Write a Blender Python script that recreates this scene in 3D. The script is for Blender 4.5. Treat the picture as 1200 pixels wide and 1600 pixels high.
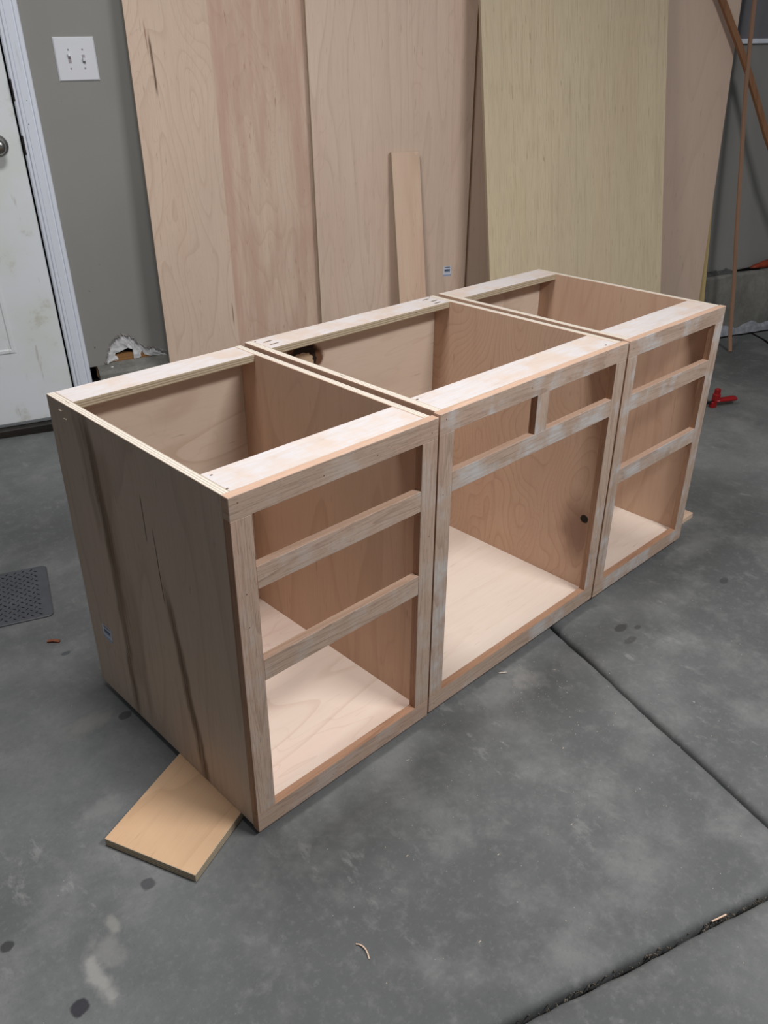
import bpy, bmesh, math, random
from mathutils import Matrix, Vector
rnd = random.Random(7)
S = bpy.context.scene
for o in list(bpy.data.objects): bpy.data.objects.remove(o)
COL = S.collection

# ------------------------------------------------------------------ camera
cam_d = bpy.data.cameras.new('camera'); cam = bpy.data.objects.new('camera', cam_d); COL.objects.link(cam)
Rr = (0.716685, -0.697376, 0.005413); Rd = (-0.329227, -0.345165, -0.878903); Rf = (0.614795, 0.628114, -0.476969)
cam.matrix_world = Matrix(((Rr[0], -Rd[0], -Rf[0], -0.6369), (Rr[1], -Rd[1], -Rf[1], -1.00576),
                           (Rr[2], -Rd[2], -Rf[2], 1.38461), (0, 0, 0, 1)))
cam_d.sensor_fit = 'VERTICAL'; cam_d.sensor_height = 32; cam_d.lens = 32*1294.95/1600
cam_d.clip_start = 0.05
S.camera = cam

# ------------------------------------------------------------------ world and lights
w = bpy.data.worlds.new('garage_air'); S.world = w; w.use_nodes = True
w.node_tree.nodes['Background'].inputs[0].default_value = (0.92, 0.94, 1.0, 1)
w.node_tree.nodes['Background'].inputs[1].default_value = 0.125
def area(name, loc, size, size_y, power, color, aim):
    l = bpy.data.lights.new(name, 'AREA'); l.shape = 'RECTANGLE'; l.size = size; l.size_y = size_y
    l.energy = power; l.color = color
    o = bpy.data.objects.new(name, l); COL.objects.link(o); o.location = loc
    o.rotation_euler = (Vector(aim)-Vector(loc)).to_track_quat('-Z', 'Y').to_euler()
    return o
area('ceiling_lamp_near', (0.17, 0.46, 2.75), 0.5, 0.5, 37, (1.0, 0.99, 0.985), (0.17, 0.46, 0))
area('ceiling_lamp_front', (1.15, -1.75, 2.75), 1.0, 0.4, 70, (1, 0.985, 0.97), (1.0, -1.2, 0))

S.view_settings.view_transform = 'Standard'; S.view_settings.look = 'None'
S.view_settings.exposure = 0.07; S.view_settings.gamma = 1.0
try: S.view_settings.use_curve_mapping = False
except Exception: pass

# ------------------------------------------------------------------ node helpers
def lin(c): return tuple(((x/255)/12.92 if x <= 10 else ((x/255+0.055)/1.055)**2.4) for x in c)+(1,)
class NT:
    def __init__(s, name):
        s.m = bpy.data.materials.new(name); s.m.use_nodes = True; s.t = s.m.node_tree
        s.t.nodes.clear()
        s.b = s.n('ShaderNodeBsdfPrincipled'); o = s.n('ShaderNodeOutputMaterial'); s.l(s.b.outputs[0], o.inputs[0])
        s.b.inputs['Roughness'].default_value = 0.7
        s.b.inputs['Specular IOR Level'].default_value = 0.25
    def n(s, t, **k):
        x = s.t.nodes.new(t)
        for a, v in k.items(): setattr(x, a, v)
        return x
    def l(s, a, b): s.t.links.new(a, b)
    def put(s, inp, v):
        if isinstance(v, bpy.types.NodeSocket): s.l(v, inp)
        else: inp.default_value = v
    def math(s, op, a, b=0.0, c=0.0, clamp=False):
        x = s.n('ShaderNodeMath', operation=op, use_clamp=clamp)
        s.put(x.inputs[0], a); s.put(x.inputs[1], b); s.put(x.inputs[2], c); return x.outputs[0]
    def noise(s, vec, scale, detail=3, rough=0.5, dist=0.0):
        x = s.n('ShaderNodeTexNoise'); s.put(x.inputs['Vector'], vec)
        x.inputs['Scale'].default_value = scale; x.inputs['Detail'].default_value = detail
        x.inputs['Roughness'].default_value = rough; x.inputs['Distortion'].default_value = dist
        return x.outputs['Fac']
    def mapr(s, v, a, b, c=0.0, d=1.0):
        x = s.n('ShaderNodeMapRange', interpolation_type='SMOOTHSTEP'); s.put(x.inputs[0], v)
        x.inputs[1].default_value = a; x.inputs[2].default_value = b; x.inputs[3].default_value = c; x.inputs[4].default_value = d
        return x.outputs[0]
    def mix(s, f, a, b):
        x = s.n('ShaderNodeMix', data_type='RGBA'); s.put(x.inputs[0], f); s.put(x.inputs[6], a); s.put(x.inputs[7], b); return x.outputs[2]
    def scale(s, vec, sc, off=(0, 0, 0)):
        x = s.n('ShaderNodeMapping'); s.put(x.inputs[0], vec); x.inputs[3].default_value = sc; x.inputs[1].default_value = off; return x.outputs[0]
    def uv(s): return s.n('ShaderNodeUVMap').outputs[0]
    def obj(s): return s.n('ShaderNodeTexCoord').outputs['Object']
    def sep(s, v):
        x = s.n('ShaderNodeSeparateXYZ'); s.put(x.inputs[0], v); return x.outputs
    def bump(s, h, strength, dist=0.001):
        x = s.n('ShaderNodeBump'); x.inputs['Strength'].default_value = strength; x.inputs['Distance'].default_value = dist
        s.l(h, x.inputs['Height']); s.l(x.outputs[0], s.b.inputs['Normal'])
    def color(s, v): s.put(s.b.inputs['Base Color'], v)

def spot(t, uv, u0, v0, ru, rv, wob=0.4, nscale=30):
    """1 inside an uneven ellipse centred on (u0, v0)"""
    q = t.sep(uv)
    a = t.math('DIVIDE', t.math('SUBTRACT', q[0], u0), ru); b = t.math('DIVIDE', t.math('SUBTRACT', q[1], v0), rv)
    r = t.math('SQRT', t.math('ADD', t.math('MULTIPLY', a, a), t.math('MULTIPLY', b, b)))
    n = t.math('MULTIPLY', t.math('SUBTRACT', t.noise(uv, nscale, 3), 0.5), wob*2)
    return t.math('ADD', r, n)

def streak(t, uv, u0, v0, u1, v1, wid, fade=0.05, nz=0.012):
    """1 along a slightly wavering line in grain direction"""
    q = t.sep(uv)
    k = (v1-v0)/(u1-u0)
    vc = t.math('MULTIPLY_ADD', t.math('SUBTRACT', q[0], u0), k, v0)
    n1 = t.math('MULTIPLY', t.math('SUBTRACT', t.noise(t.scale(uv, (1, .25, 1)), 7, 2), 0.5), nz*2)
    dd = t.math('ABSOLUTE', t.math('SUBTRACT', t.math('SUBTRACT', q[1], vc), n1))
    fib = t.noise(t.scale(uv, (5, 260, 1)), 1, 2)
    core = t.mapr(t.math('DIVIDE', dd, wid), 1.0, 0.15)
    lo, hi = min(u0, u1), max(u0, u1)
    e = t.math('MULTIPLY', t.mapr(q[0], lo-fade*.2, lo+fade), t.mapr(q[0], hi+fade*.2, hi-fade))
    return t.math('MULTIPLY', t.math('MULTIPLY', core, e), t.mapr(fib, .25, .6, .35, 1.0))

def wood(name, base, dark, pink=None, rings=9, ring_s=0.35, cross=4.0, along=0.55, fine=0.25, rough=0.62,
         dust=0.0, dust_col=(214, 214, 216), extra=None, pore=0.0, pinks=0.5, fleck=.4, soft_k=.22, dlo=.46):
    t = NT(name); uv = t.uv()
    p = t.scale(uv, (along, cross, 1))
    f = t.noise(p, 1.0, 2, 0.45, 0.15)
    r = t.math('FRACT', t.math('MULTIPLY', f, rings))
    line = t.mapr(r, 0.72, 0.97); line = t.math('MULTIPLY', line, t.mapr(r, 1.0, 0.97))
    soft = t.mapr(r, 0.0, 0.9)
    fib = t.noise(t.scale(uv, (9, 420, 1)), 1, 3, 0.6)
    fib2 = t.noise(t.scale(uv, (2.2, 60, 1)), 1, 3, 0.6)
    mott = t.noise(t.scale(uv, (1.2, 7, 1)), 1, 3)
    c = t.mix(t.math('MULTIPLY', line, ring_s), lin(base), lin(dark))
    c = t.mix(t.math('MULTIPLY', soft, ring_s*soft_k), c, lin(dark))
    if pink: c = t.mix(t.math('MULTIPLY', t.mapr(mott, .45, .7), pinks), c, lin(pink))
    c = t.mix(t.math('MULTIPLY', t.mapr(fib, .45, .75), fine), c, lin(dark))
    c = t.mix(t.math('MULTIPLY', t.mapr(fib2, .5, .8), fine*.8), c, lin(dark))
    p2 = t.scale(uv, (along*2.6, cross*2.7, 1), (3.1, 7.7, 0))
    f2 = t.noise(p2, 1.0, 2, .5, .35); r2 = t.math('FRACT', t.math('MULTIPLY', f2, rings*.8))
    l2 = t.math('MULTIPLY', t.mapr(r2, .78, .97), t.mapr(r2, 1.0, .97))
    c = t.mix(t.math('MULTIPLY', t.math('MULTIPLY', l2, t.mapr(mott, .35, .6)), ring_s*.8), c, lin(dark))
    fk = t.noise(t.scale(uv, (11, 120, 1)), 1, 2, .6)
    c = t.mix(t.math('MULTIPLY', t.mapr(fk, .66, .74), fleck), c, lin(tuple(x*.8 for x in dark)))
    big = t.noise(t.scale(uv, (.9, 2.2, 1), (1.3, 4.1, 0)), 1, 3, .6)
    c = t.mix(t.math('MULTIPLY', t.mapr(big, .42, .68), .30), c, lin(tuple(x*.90 for x in base)))
    if pore:
        po = t.noise(t.scale(uv, (28, 900, 1)), 1, 2, 0.7)
        c = t.mix(t.math('MULTIPLY', t.mapr(po, .56, .68), pore), c, lin(tuple(x*.72 for x in dark)))
    if extra: c = extra(t, uv, c)
    if dust:
        ob = t.n('ShaderNodeNewGeometry').outputs['Position']
        dn = t.noise(ob, 9, 4, 0.6); d2 = t.noise(t.scale(uv, (14, 160, 1)), 1, 3)
        m = t.math('MULTIPLY', t.mapr(dn, dlo, dlo+.2), t.mapr(d2, .3, .65, .4, 1))
        c = t.mix(t.math('MULTIPLY', m, dust), c, lin(dust_col))
    t.color(c); t.b.inputs['Roughness'].default_value = rough
    t.bump(fib, 0.25, 0.0006)
    return t.m

def ply_edge(name, a, b, d):
    t = NT(name); uv = t.uv(); q = t.sep(uv)
    band = t.math('FRACT', t.math('MULTIPLY', q[1], 1/0.0054))
    s = t.mapr(t.math('ABSOLUTE', t.math('SUBTRACT', band, 0.5)), 0.2, 0.3)
    n = t.noise(t.scale(uv, (60, 500, 1)), 1, 3, .6)
    c = t.mix(s, lin(a), lin(b)); c = t.mix(t.math('MULTIPLY', t.mapr(n, .5, .75), .45), c, lin(d))
    v = t.noise(t.scale(uv, (22, 150, 1)), 1, 2, .5)
    c = t.mix(t.mapr(v, .70, .76), c, lin((90, 70, 50)))
    t.color(c); t.bump(n, .4, .001); return t.m

def plain(name, col, rough=0.5, metal=0.0, spec=0.4, var=0.0, vs=12):
    t = NT(name)
    if var:
        n = t.noise(t.obj(), vs, 4, .6)
        t.color(t.mix(t.mapr(n, .3, .7), lin(col), lin(tuple(max(0, x*(1-var)) for x in col))))
    else: t.color(lin(col))
    t.b.inputs['Roughness'].default_value = rough; t.b.inputs['Metallic'].default_value = metal
    t.b.inputs['Specular IOR Level'].default_value = spec
    return t.m

# ------------------------------------------------------------------ materials
MAPLE = dict(base=(226, 203, 184), dark=(190, 158, 134), pink=(222, 188, 170))
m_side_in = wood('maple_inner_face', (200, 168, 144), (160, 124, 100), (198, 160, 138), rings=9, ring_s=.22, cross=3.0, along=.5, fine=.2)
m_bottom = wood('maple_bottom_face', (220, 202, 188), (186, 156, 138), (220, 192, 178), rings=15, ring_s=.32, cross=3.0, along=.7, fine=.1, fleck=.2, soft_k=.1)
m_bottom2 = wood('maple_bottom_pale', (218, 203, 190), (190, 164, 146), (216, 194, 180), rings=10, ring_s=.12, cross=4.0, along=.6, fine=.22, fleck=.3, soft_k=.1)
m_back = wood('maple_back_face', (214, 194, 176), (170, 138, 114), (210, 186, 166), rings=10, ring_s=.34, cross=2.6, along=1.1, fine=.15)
def knot_back(t, uv, c):
    r = spot(t, uv, 0.168, 0.688, .062, .044, .30, 26)
    c = t.mix(t.mapr(r, 1.2, .95), c, lin((104, 72, 52)))
    r2 = spot(t, uv, 0.166, 0.686, .050, .038, .55, 34)
    c = t.mix(t.mapr(r2, 1.05, .92), c, lin((38, 26, 20)))
    r3 = spot(t, uv, 0.158, 0.678, .043, .030, .45, 44)
    return t.mix(t.mapr(r3, 1.0, .9), c, lin((190, 165, 138)))
m_back_knot = wood('maple_back_knotty', (214, 194, 176), (170, 138, 114), (210, 186, 166), rings=6, ring_s=.3, cross=3.0, along=.9, fine=.15, extra=knot_back)
def knot_side(t, uv, c):
    r0 = spot(t, uv, 0.215, 0.06, .10, .055, .35, 14)
    c = t.mix(t.math('MULTIPLY', t.mapr(r0, 1.4, .3), .6), c, lin((104, 66, 50)))
    r = spot(t, uv, 0.255, 0.043, .013, .013, .2, 60)
    return t.mix(t.mapr(r, 1.1, .85), c, lin((28, 18, 14)))
m_side_knot = wood('maple_inner_knotty', (200, 168, 144), (156, 116, 92), (198, 160, 138), rings=70, ring_s=.24, cross=2.4, along=1.3, soft_k=.3, fine=.2, extra=knot_side)
def outer_streaks(t, uv, c):
    dk = lin((112, 88, 66)); d2 = lin((150, 124, 100))
    for a in ((.79, .500, .38, .455, .030, .9), (.62, .470, -.03, .472, .022, .85), (.78, .480, .25, .446, .016, .6), (.50, .254, -.05, .184, .020, .9), (.36, .228, -.02, .178, .014, .7), (.80, .535, .45, .50, .02, .4), (.45, .40, .0, .41, .02, .3)):
        c = t.mix(t.math('MULTIPLY', streak(t, uv, a[0], a[1], a[2], a[3], a[4], .09, .02), a[5]), c, dk)
    c = t.mix(t.math('MULTIPLY', streak(t, uv, .72, .45, .1, .44, .05), .45), c, d2)
    c = t.mix(t.math('MULTIPLY', streak(t, uv, .66, .30, .55, .298, .003, .02, .003), .9), c, lin((90, 62, 48)))
    c = t.mix(t.math('MULTIPLY', streak(t, uv, .60, .27, .42, .262, .003, .02, .003), .9), c, lin((90, 62, 48)))
    return c
m_side_out = wood('maple_outer_face', (206, 184, 164), (168, 144, 124), (202, 176, 156), rings=10, ring_s=.25, cross=4, along=.5, fine=.3, extra=outer_streaks)
m_stretch = wood('maple_stretcher_dusty', (210, 194, 183), (184, 163, 148), (206, 184, 171), rings=5, ring_s=.25, cross=7, along=.8, fine=.15, dust=.7, dust_col=(208, 209, 214), dlo=.36)
m_edge = ply_edge('plywood_edge', (222, 214, 204), (194, 182, 166), (168, 150, 124))
m_edge_dark = ply_edge('plywood_edge_raw', (196, 180, 156), (160, 144, 120), (132, 116, 94))
m_oak = wood('oak_frame', (193, 169, 151), (142, 115, 97), (194, 160, 142), rings=18, ring_s=.45, cross=9, along=.5, fine=.5, pore=.6, dust=.35, dust_col=(198, 196, 194))
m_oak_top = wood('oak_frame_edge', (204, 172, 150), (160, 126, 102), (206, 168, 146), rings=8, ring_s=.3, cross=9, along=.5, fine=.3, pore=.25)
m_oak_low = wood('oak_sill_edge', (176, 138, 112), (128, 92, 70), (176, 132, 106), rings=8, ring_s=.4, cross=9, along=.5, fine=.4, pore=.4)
m_oak2 = wood('oak_frame_filled', (193, 170, 153), (143, 118, 101), (194, 162, 144), rings=16, ring_s=.4, cross=9, along=.5, fine=.45, pore=.5, dust=.75, dust_col=(200, 202, 204))
m_scrap = wood('birch_scrap_face', (222, 184, 147), (184, 144, 108), (212, 170, 130), rings=6, ring_s=.25, cross=5, along=.8, fine=.18)

def sheetA(t, uv, c):
    q = t.sep(uv)
    wv = t.math('MULTIPLY', t.math('SUBTRACT', t.noise(t.scale(uv, (2, .2, 1)), 3, 2), .5), .012)
    v = t.math('ADD', q[1], wv)
    bl = t.noise(t.scale(uv, (1.6, 14, 1)), 1, 4, .6)
    c = t.mix(t.math('MULTIPLY', t.math('MULTIPLY', t.mapr(v, .299, .305), t.mapr(bl, .35, .62)), .6), c, lin((186, 150, 132)))
    c = t.mix(t.math('MULTIPLY', t.math('MULTIPLY', t.mapr(v, .299, .303), t.mapr(v, .37, .33)), .25), c, lin((196, 156, 140)))
    fleck = t.noise(t.scale(uv, (9, 70, 1)), 1, 3, .6)
    c = t.mix(t.math('MULTIPLY', t.math('MULTIPLY', t.mapr(fleck, .64, .72), t.mapr(v, .30, .36)), .55), c, lin((150, 108, 90)))
    c = t.mix(streak(t, uv, 1.48, .078, 1.265, .084, .007, .05, .004), c, lin((100, 76, 58)))
    c = t.mix(t.math('MULTIPLY', streak(t, uv, 1.52, .066, 1.40, .070, .004, .04, .003), .8), c, lin((150, 112, 90)))
    c = t.mix(t.math('MULTIPLY', streak(t, uv, .50, .285, .40, .287, .004, .03, .003), .8), c, lin((130, 92, 74)))
    return c
m_sheetA = wood('maple_sheet_streaked', (218, 194, 174), (170, 140, 118), (212, 184, 164), rings=24, ring_s=.22, cross=3.4, along=.9, fine=.22, extra=sheetA)
m_sheetB = wood('maple_sheet_plain', (219, 196, 177), (178, 152, 133), (216, 186, 168), rings=16, ring_s=.24, cross=3.8, along=.5, fine=.25)
m_sheetC = wood('maple_sheet_rosy', (218, 193, 174), (186, 160, 141), (214, 186, 168), rings=8, ring_s=.14, cross=3, along=.4, fine=.15)
m_sheetD = wood('yellow_sheet', (214, 197, 167), (160, 139, 110), (212, 190, 158), rings=3, ring_s=.08, cross=6, along=.2, fine=.55, pore=.0, fleck=.55)
m_sheetF = wood('yellow_plank', (206, 182, 130), (168, 144, 98), rings=6, ring_s=.2, cross=6, along=.5, fine=.3)
m_board = wood('maple_offcut', (222, 194, 170), (186, 150, 126), (214, 176, 154), rings=7, ring_s=.28, cross=7, along=.5, fine=.2)
m_stick = wood('brown_trim', (160, 126, 104), (124, 92, 72), rings=4, ring_s=.2, cross=9, along=.5, fine=.3)
m_stick2 = wood('dark_trim', (150, 108, 78), (104, 70, 48), rings=4, ring_s=.2, cross=9, along=.5, fine=.3)
m_wall = None
t = NT('grey_wall_paint'); ob = t.obj()
n1 = t.noise(ob, 1.5, 3); n2 = t.noise(ob, 260, 2)
c = t.mix(t.mapr(n1, .35, .7), lin((147, 146, 142)), lin((141, 140, 136)))
sp = t.noise(ob, 38, 1); c = t.mix(t.mapr(sp, .79, .80), c, lin((110, 108, 100)))
t.color(c); t.bump(n2, .08, .001); t.b.inputs['Roughness'].default_value = .55; m_wall = t.m
m_wall_up = plain('violet_grey_paint', (118, 117, 122), .6, var=.05)
# white paint, scuffed
t = NT('white_door_paint'); ob = t.obj()
n = t.noise(ob, 2.2, 4, .6); d = t.noise(ob, 9, 5, .65); s_ = t.noise(t.scale(ob, (30, 1, 5)), 1, 3)
c = t.mix(t.mapr(n, .35, .65), lin((228, 232, 237)), lin((222, 226, 221)))
c = t.mix(t.math('MULTIPLY', t.mapr(d, .56, .72), .5), c, lin((176, 168, 148)))
c = t.mix(t.math('MULTIPLY', t.mapr(s_, .66, .72), .35), c, lin((150, 142, 124)))
r = spot(t, t.n('ShaderNodeTexCoord').outputs['Object'], 0, 0, 1, 1)
t.color(c); t.b.inputs['Roughness'].default_value = .45; m_door = t.m
t = NT('white_casing_paint'); ob = t.obj()
d = t.noise(t.scale(ob, (60, 60, 4)), 1, 4, .6)
c = t.mix(t.math('MULTIPLY', t.mapr(d, .62, .75), .35), lin((224, 229, 239)), lin((178, 176, 174)))
t.color(c); t.b.inputs['Roughness'].default_value = .4; m_casing = t.m
m_bronze = plain('dark_bronze', (52, 47, 43), .5, .3, var=.25)
m_seal = plain('grey_rubber_sweep', (120, 124, 126), .6)
m_black = plain('black_void', (14, 13, 13), .9, spec=.1)
m_plastic = plain('white_plastic', (222, 224, 230), .3, spec=.5)
m_screw = plain('painted_screw', (196, 196, 200), .35)
m_slot = plain('switch_slot_grey', (160, 152, 156), .6)
m_nickel = plain('satin_nickel', (170, 168, 164), .22, 1.0)
m_gyp = plain('white_gypsum', (226, 226, 228), .9, spec=.1, var=.12, vs=60)
m_paper = plain('torn_drywall_paper', (150, 146, 142), .8, var=.3, vs=40)
m_sill = wood('old_sill_plate', (158, 116, 74), (108, 74, 42), rings=8, ring_s=.5, cross=20, along=.6, fine=.5)
# foundation concrete
def concrete(name, base, darkc, lightc, floor=False):
    t = NT(name); pos = t.n('ShaderNodeNewGeometry').outputs['Position']
    a = t.noise(pos, .9, 4, .55); b = t.noise(pos, 4.5, 6, .62); cc = t.noise(pos, 26, 5, .65); g = t.noise(pos, 190, 3, .6)
    c = t.mix(t.mapr(a, .36, .66), lin(base), lin(darkc))
    c = t.mix(t.math('MULTIPLY', t.mapr(b, .46, .72), .55), c, lin(lightc))
    c = t.mix(t.math('MULTIPLY', t.mapr(b, .5, .3), .5), c, lin(darkc))
    c = t.mix(t.math('MULTIPLY', t.mapr(cc, .5, .75), .30), c, lin(lightc))
    hh = t.noise(pos, 75, 5, .7)
    c = t.mix(t.math('MULTIPLY', t.mapr(hh, .52, .7), .22), c, lin(lightc))
    c = t.mix(t.math('MULTIPLY', t.mapr(hh, .48, .3), .28), c, lin(darkc))
    c = t.mix(t.math('MULTIPLY', t.mapr(g, .55, .8), .25), c, lin(tuple(x*.7 for x in darkc)))
    if floor:
        # pale wiped scuffs
        u = t.scale(pos, (1, 1, 1)); sc = t.n('ShaderNodeMapping'); t.l(pos, sc.inputs[0]); sc.inputs[2].default_value = (0, 0, .5); sc.inputs[3].default_value = (24, 11, 1)
        s1 = t.noise(sc.outputs[0], 1, 5, .7); s2 = t.noise(pos, 2.6, 3)
        c = t.mix(t.math('MULTIPLY', t.math('MULTIPLY', t.mapr(s1, .55, .68), t.mapr(s2, .50, .66)), .34), c, lin((168, 168, 166)))
        for (x, y, rx, ry, colr, st) in ((-.0193, .5124, .016, .013, (62, 60, 62), .7), (-.2207, .0589, .014, .014, (66, 66, 70), .75),
                (-.4235, -.0725, .015, .015, (48, 48, 54), .9), (1.1534, -.1249, .024, .013, (66, 66, 66), .7), (1.1236, -.1732, .022, .011, (72, 72, 72), .6),
                (1.5928, -.2124, .02, .012, (60, 60, 60), .6), (-.0128, .8363, .014, .009, (74, 76, 80), .8), (-.4671, .1193, .012, .012, (50, 50, 52), .8), (1.19, -.155, .012, .008, (66, 66, 66), .6),
                (-.377, -.045, .016, .055, (170, 168, 164), .6), (-.345, -.012, .030, .035, (160, 158, 154), .35), (-.31, .03, .012, .02, (158, 156, 150), .5),
                (-.1958, .286, .05, .03, (150, 150, 148), .4), (.7, -.057, .09, .04, (150, 150, 148), .45), (.79, -.07, .04, .05, (156, 154, 150), .4),
                (1.75, -.05, .18, .05, (130, 130, 128), .35), (-.0926, .5463, .06, .03, (146, 142, 136), .4)):
            r = spot(t, pos, x, y, rx, ry, .9 if colr[0] > 100 else .5, 38)
            c = t.mix(t.math('MULTIPLY', t.mapr(r, 1.35 if colr[0] > 100 else 1.15, .3 if colr[0] > 100 else .8), st), c, lin(colr))
    t.color(c)
    t.b.inputs['Roughness'].default_value = .62; t.b.inputs['Specular IOR Level'].default_value = .22
    t.bump(t.math('ADD', t.math('MULTIPLY', cc, .6), g), .22, .0015)
    return t.m
m_floor = concrete('smooth_grey_concrete', (115, 117, 117), (90, 92, 92), (138, 139, 138), True)
m_found = concrete('rough_foundation_concrete', (138, 137, 131), (98, 98, 93), (164, 162, 156))
m_joint = plain('joint_dirt', (34, 31, 28), .95, spec=.05, var=.5, vs=90)
m_grit = plain('joint_grit_grey', (112, 104, 94), .95, spec=.05, var=.4, vs=150)
m_white_foam = plain('pale_base_sealant', (166, 170, 178), .85, var=.18, vs=40)
m_mat = plain('black_rubber', (78, 80, 86), .5, spec=.5, var=.15)
m_tread = plain('black_rubber_tread', (20, 21, 24), .35, spec=.5)
m_red = plain('red_plastic', (140, 14, 18), .3, spec=.6)
m_orange = plain('orange_plastic', (160, 66, 38), .5, var=.3, vs=30)
m_rust = plain('reddish_bark', (150, 88, 60), .7, var=.3, vs=200)
m_steel = plain('dark_steel', (60, 60, 62), .35, .8)
t = NT('clear_plastic_film'); t.b.inputs['Transmission Weight'].default_value = .96; t.b.inputs['Roughness'].default_value = .05; t.color(lin((200, 204, 208))); m_film = t.m
# small printed stickers: flat print
t = NT('sticker_print'); uv = t.uv(); q = t.sep(uv)
def band(a, b, e=.02): return t.math('MULTIPLY', t.mapr(q[1], a-e, a+e), t.mapr(q[1], b+e, b-e))
inx = t.math('MULTIPLY', t.mapr(q[0], .14, .20), t.mapr(q[0], .88, .82))
bars = t.mapr(t.math('FRACT', t.math('MULTIPLY', q[0], 17)), .3, .5)
c = t.mix(t.math('MULTIPLY', band(.84, .93), inx), lin((206, 212, 226)), lin((70, 76, 96)))
c = t.mix(t.math('MULTIPLY', band(.52, .70), inx), c, lin((70, 88, 112)))
c = t.mix(t.math('MULTIPLY', t.math('MULTIPLY', band(.40, .56), inx), bars), c, lin((80, 96, 118)))
c = t.mix(t.math('MULTIPLY', band(.02, .2), .8), c, lin((150, 158, 186)))
t.color(c); t.b.inputs['Roughness'].default_value = .35; m_sticker = t.m
t = NT('wood_shavings'); oi = t.n('ShaderNodeNewGeometry').outputs['Random Per Island']
t.color(t.mix(oi, lin((196, 182, 160)), lin((170, 172, 176)))); m_shav = t.m

# ------------------------------------------------------------------ mesh helpers
def link(name, me, parent=None, mats=()):
    o = bpy.data.objects.new(name, me); COL.objects.link(o)
    for m in mats: me.materials.append(m)
    if parent: o.parent = parent
    return o
def empty(name, label, cat, mat=None, loc=None, group=None):
    o = bpy.data.objects.new(name, None); COL.objects.link(o); o.empty_display_size = .05
    if mat is not None: o.matrix_world = mat
    if loc is not None: o.location = loc
    o['label'] = label; o['category'] = cat
    if group: o['group'] = group
    return o
def tag(o, label, cat, group=None):
    o['label'] = label; o['category'] = cat
    if group: o['group'] = group
    return o
def struct(o): o['kind'] = 'structure'; return o

def uv_faces(bm, grain, thick=None, off=(0, 0), edge_idx=1):
    """metre UVs: u runs along the grain; faces not on the thick axis are edge faces"""
    L = bm.loops.layers.uv.verify()
    for f in bm.faces:
        n = f.normal; ax = max(range(3), key=lambda i: abs(n[i]))
        is_edge = thick is not None and ax != thick
        oth = [i for i in range(3) if i != ax]
        if is_edge:
            f.material_index = edge_idx; vi = thick; ui = [i for i in oth if i != thick][0]; o_ = (off[0], 0)
        else:
            f.material_index = 0
            ui = grain if grain in oth else oth[0]; vi = [i for i in oth if i != ui][0]; o_ = off
        for l in f.loops: l[L].uv = (l.vert.co[ui]+o_[0], l.vert.co[vi]+o_[1])

def board(name, parent, x0, x1, y0, y1, z0, z1, grain, mats, thick=None, bev=.0008, off=None, mat=None, ethick=None):
    bm = bmesh.new(); bmesh.ops.create_cube(bm, size=1)
    for v in bm.verts: v.co = Vector(((x0, x1)[v.co.x > 0], (y0, y1)[v.co.y > 0], (z0, z1)[v.co.z > 0]))
    if bev: bmesh.ops.bevel(bm, geom=list(bm.edges), offset=bev, segments=1, affect='EDGES')
    bm.normal_update()
    if off is None: off = (rnd.uniform(0, 20), rnd.uniform(0, 20))
    uv_faces(bm, grain, thick, off)
    if ethick is not None:
        for f in bm.faces:
            if max(range(3), key=lambda i: abs(f.normal[i])) != ethick: f.material_index = 1
    me = bpy.data.meshes.new(name); bm.to_mesh(me); bm.free()
    o = link(name, me, parent, mats)
    if mat is not None: o.matrix_world = mat
    return o
def mesh_obj(name, verts, faces, mats, parent=None, smooth=False, grain=None, off=(0, 0), mi=None):
    me = bpy.data.meshes.new(name); me.from_pydata([tuple(v) for v in verts], [], faces); me.update()
    bm = bmesh.new(); bm.from_mesh(me); bmesh.ops.recalc_face_normals(bm, faces=bm.faces); bm.normal_update()
    if grain is not None: uv_faces(bm, grain, None, off)
    bm.to_mesh(me); bm.free()
    if mi:
        for i, p in enumerate(me.polygons): p.material_index = mi[i]
    if smooth:
        for p in me.polygons: p.use_smooth = True
    return link(name, me, parent, mats)
def lathe(name, prof, parent, mats, seg=32, axis_mat=None):
    vs, fs = [], []
    for r, h in prof:
        for k in range(seg): a = 2*math.pi*k/seg; vs.append((r*math.cos(a), r*math.sin(a), h))
    for i in range(len(prof)-1):
        for k in range(seg): fs.append((i*seg+k, i*seg+(k+1) % seg, (i+1)*seg+(k+1) % seg, (i+1)*seg+k))
    fs.append(tuple(range(seg))); fs.append(tuple(range((len(prof)-1)*seg, len(prof)*seg)))
    o = mesh_obj(name, [axis_mat @ Vector(v) for v in vs] if axis_mat else vs, fs, mats, parent, True)
    return o
def extrude_poly(name, outer, y0, y1, mats, parent=None):
    """polygon in XZ extruded along Y"""
    bm = bmesh.new(); vs = [bm.verts.new((x, y0, z)) for x, z in outer]; f = bm.faces.new(vs)
    r = bmesh.ops.extrude_face_region(bm, geom=[f]); nv = [g for g in r['geom'] if isinstance(g, bmesh.types.BMVert)]
    for v in nv: v.co.y = y1
    bmesh.ops.triangulate(bm, faces=[f for f in bm.faces if len(f.verts) > 4])
    bmesh.ops.recalc_face_normals(bm, faces=bm.faces)
    me = bpy.data.meshes.new(name); bm.to_mesh(me); bm.free(); return link(name, me, parent, mats)
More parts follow.
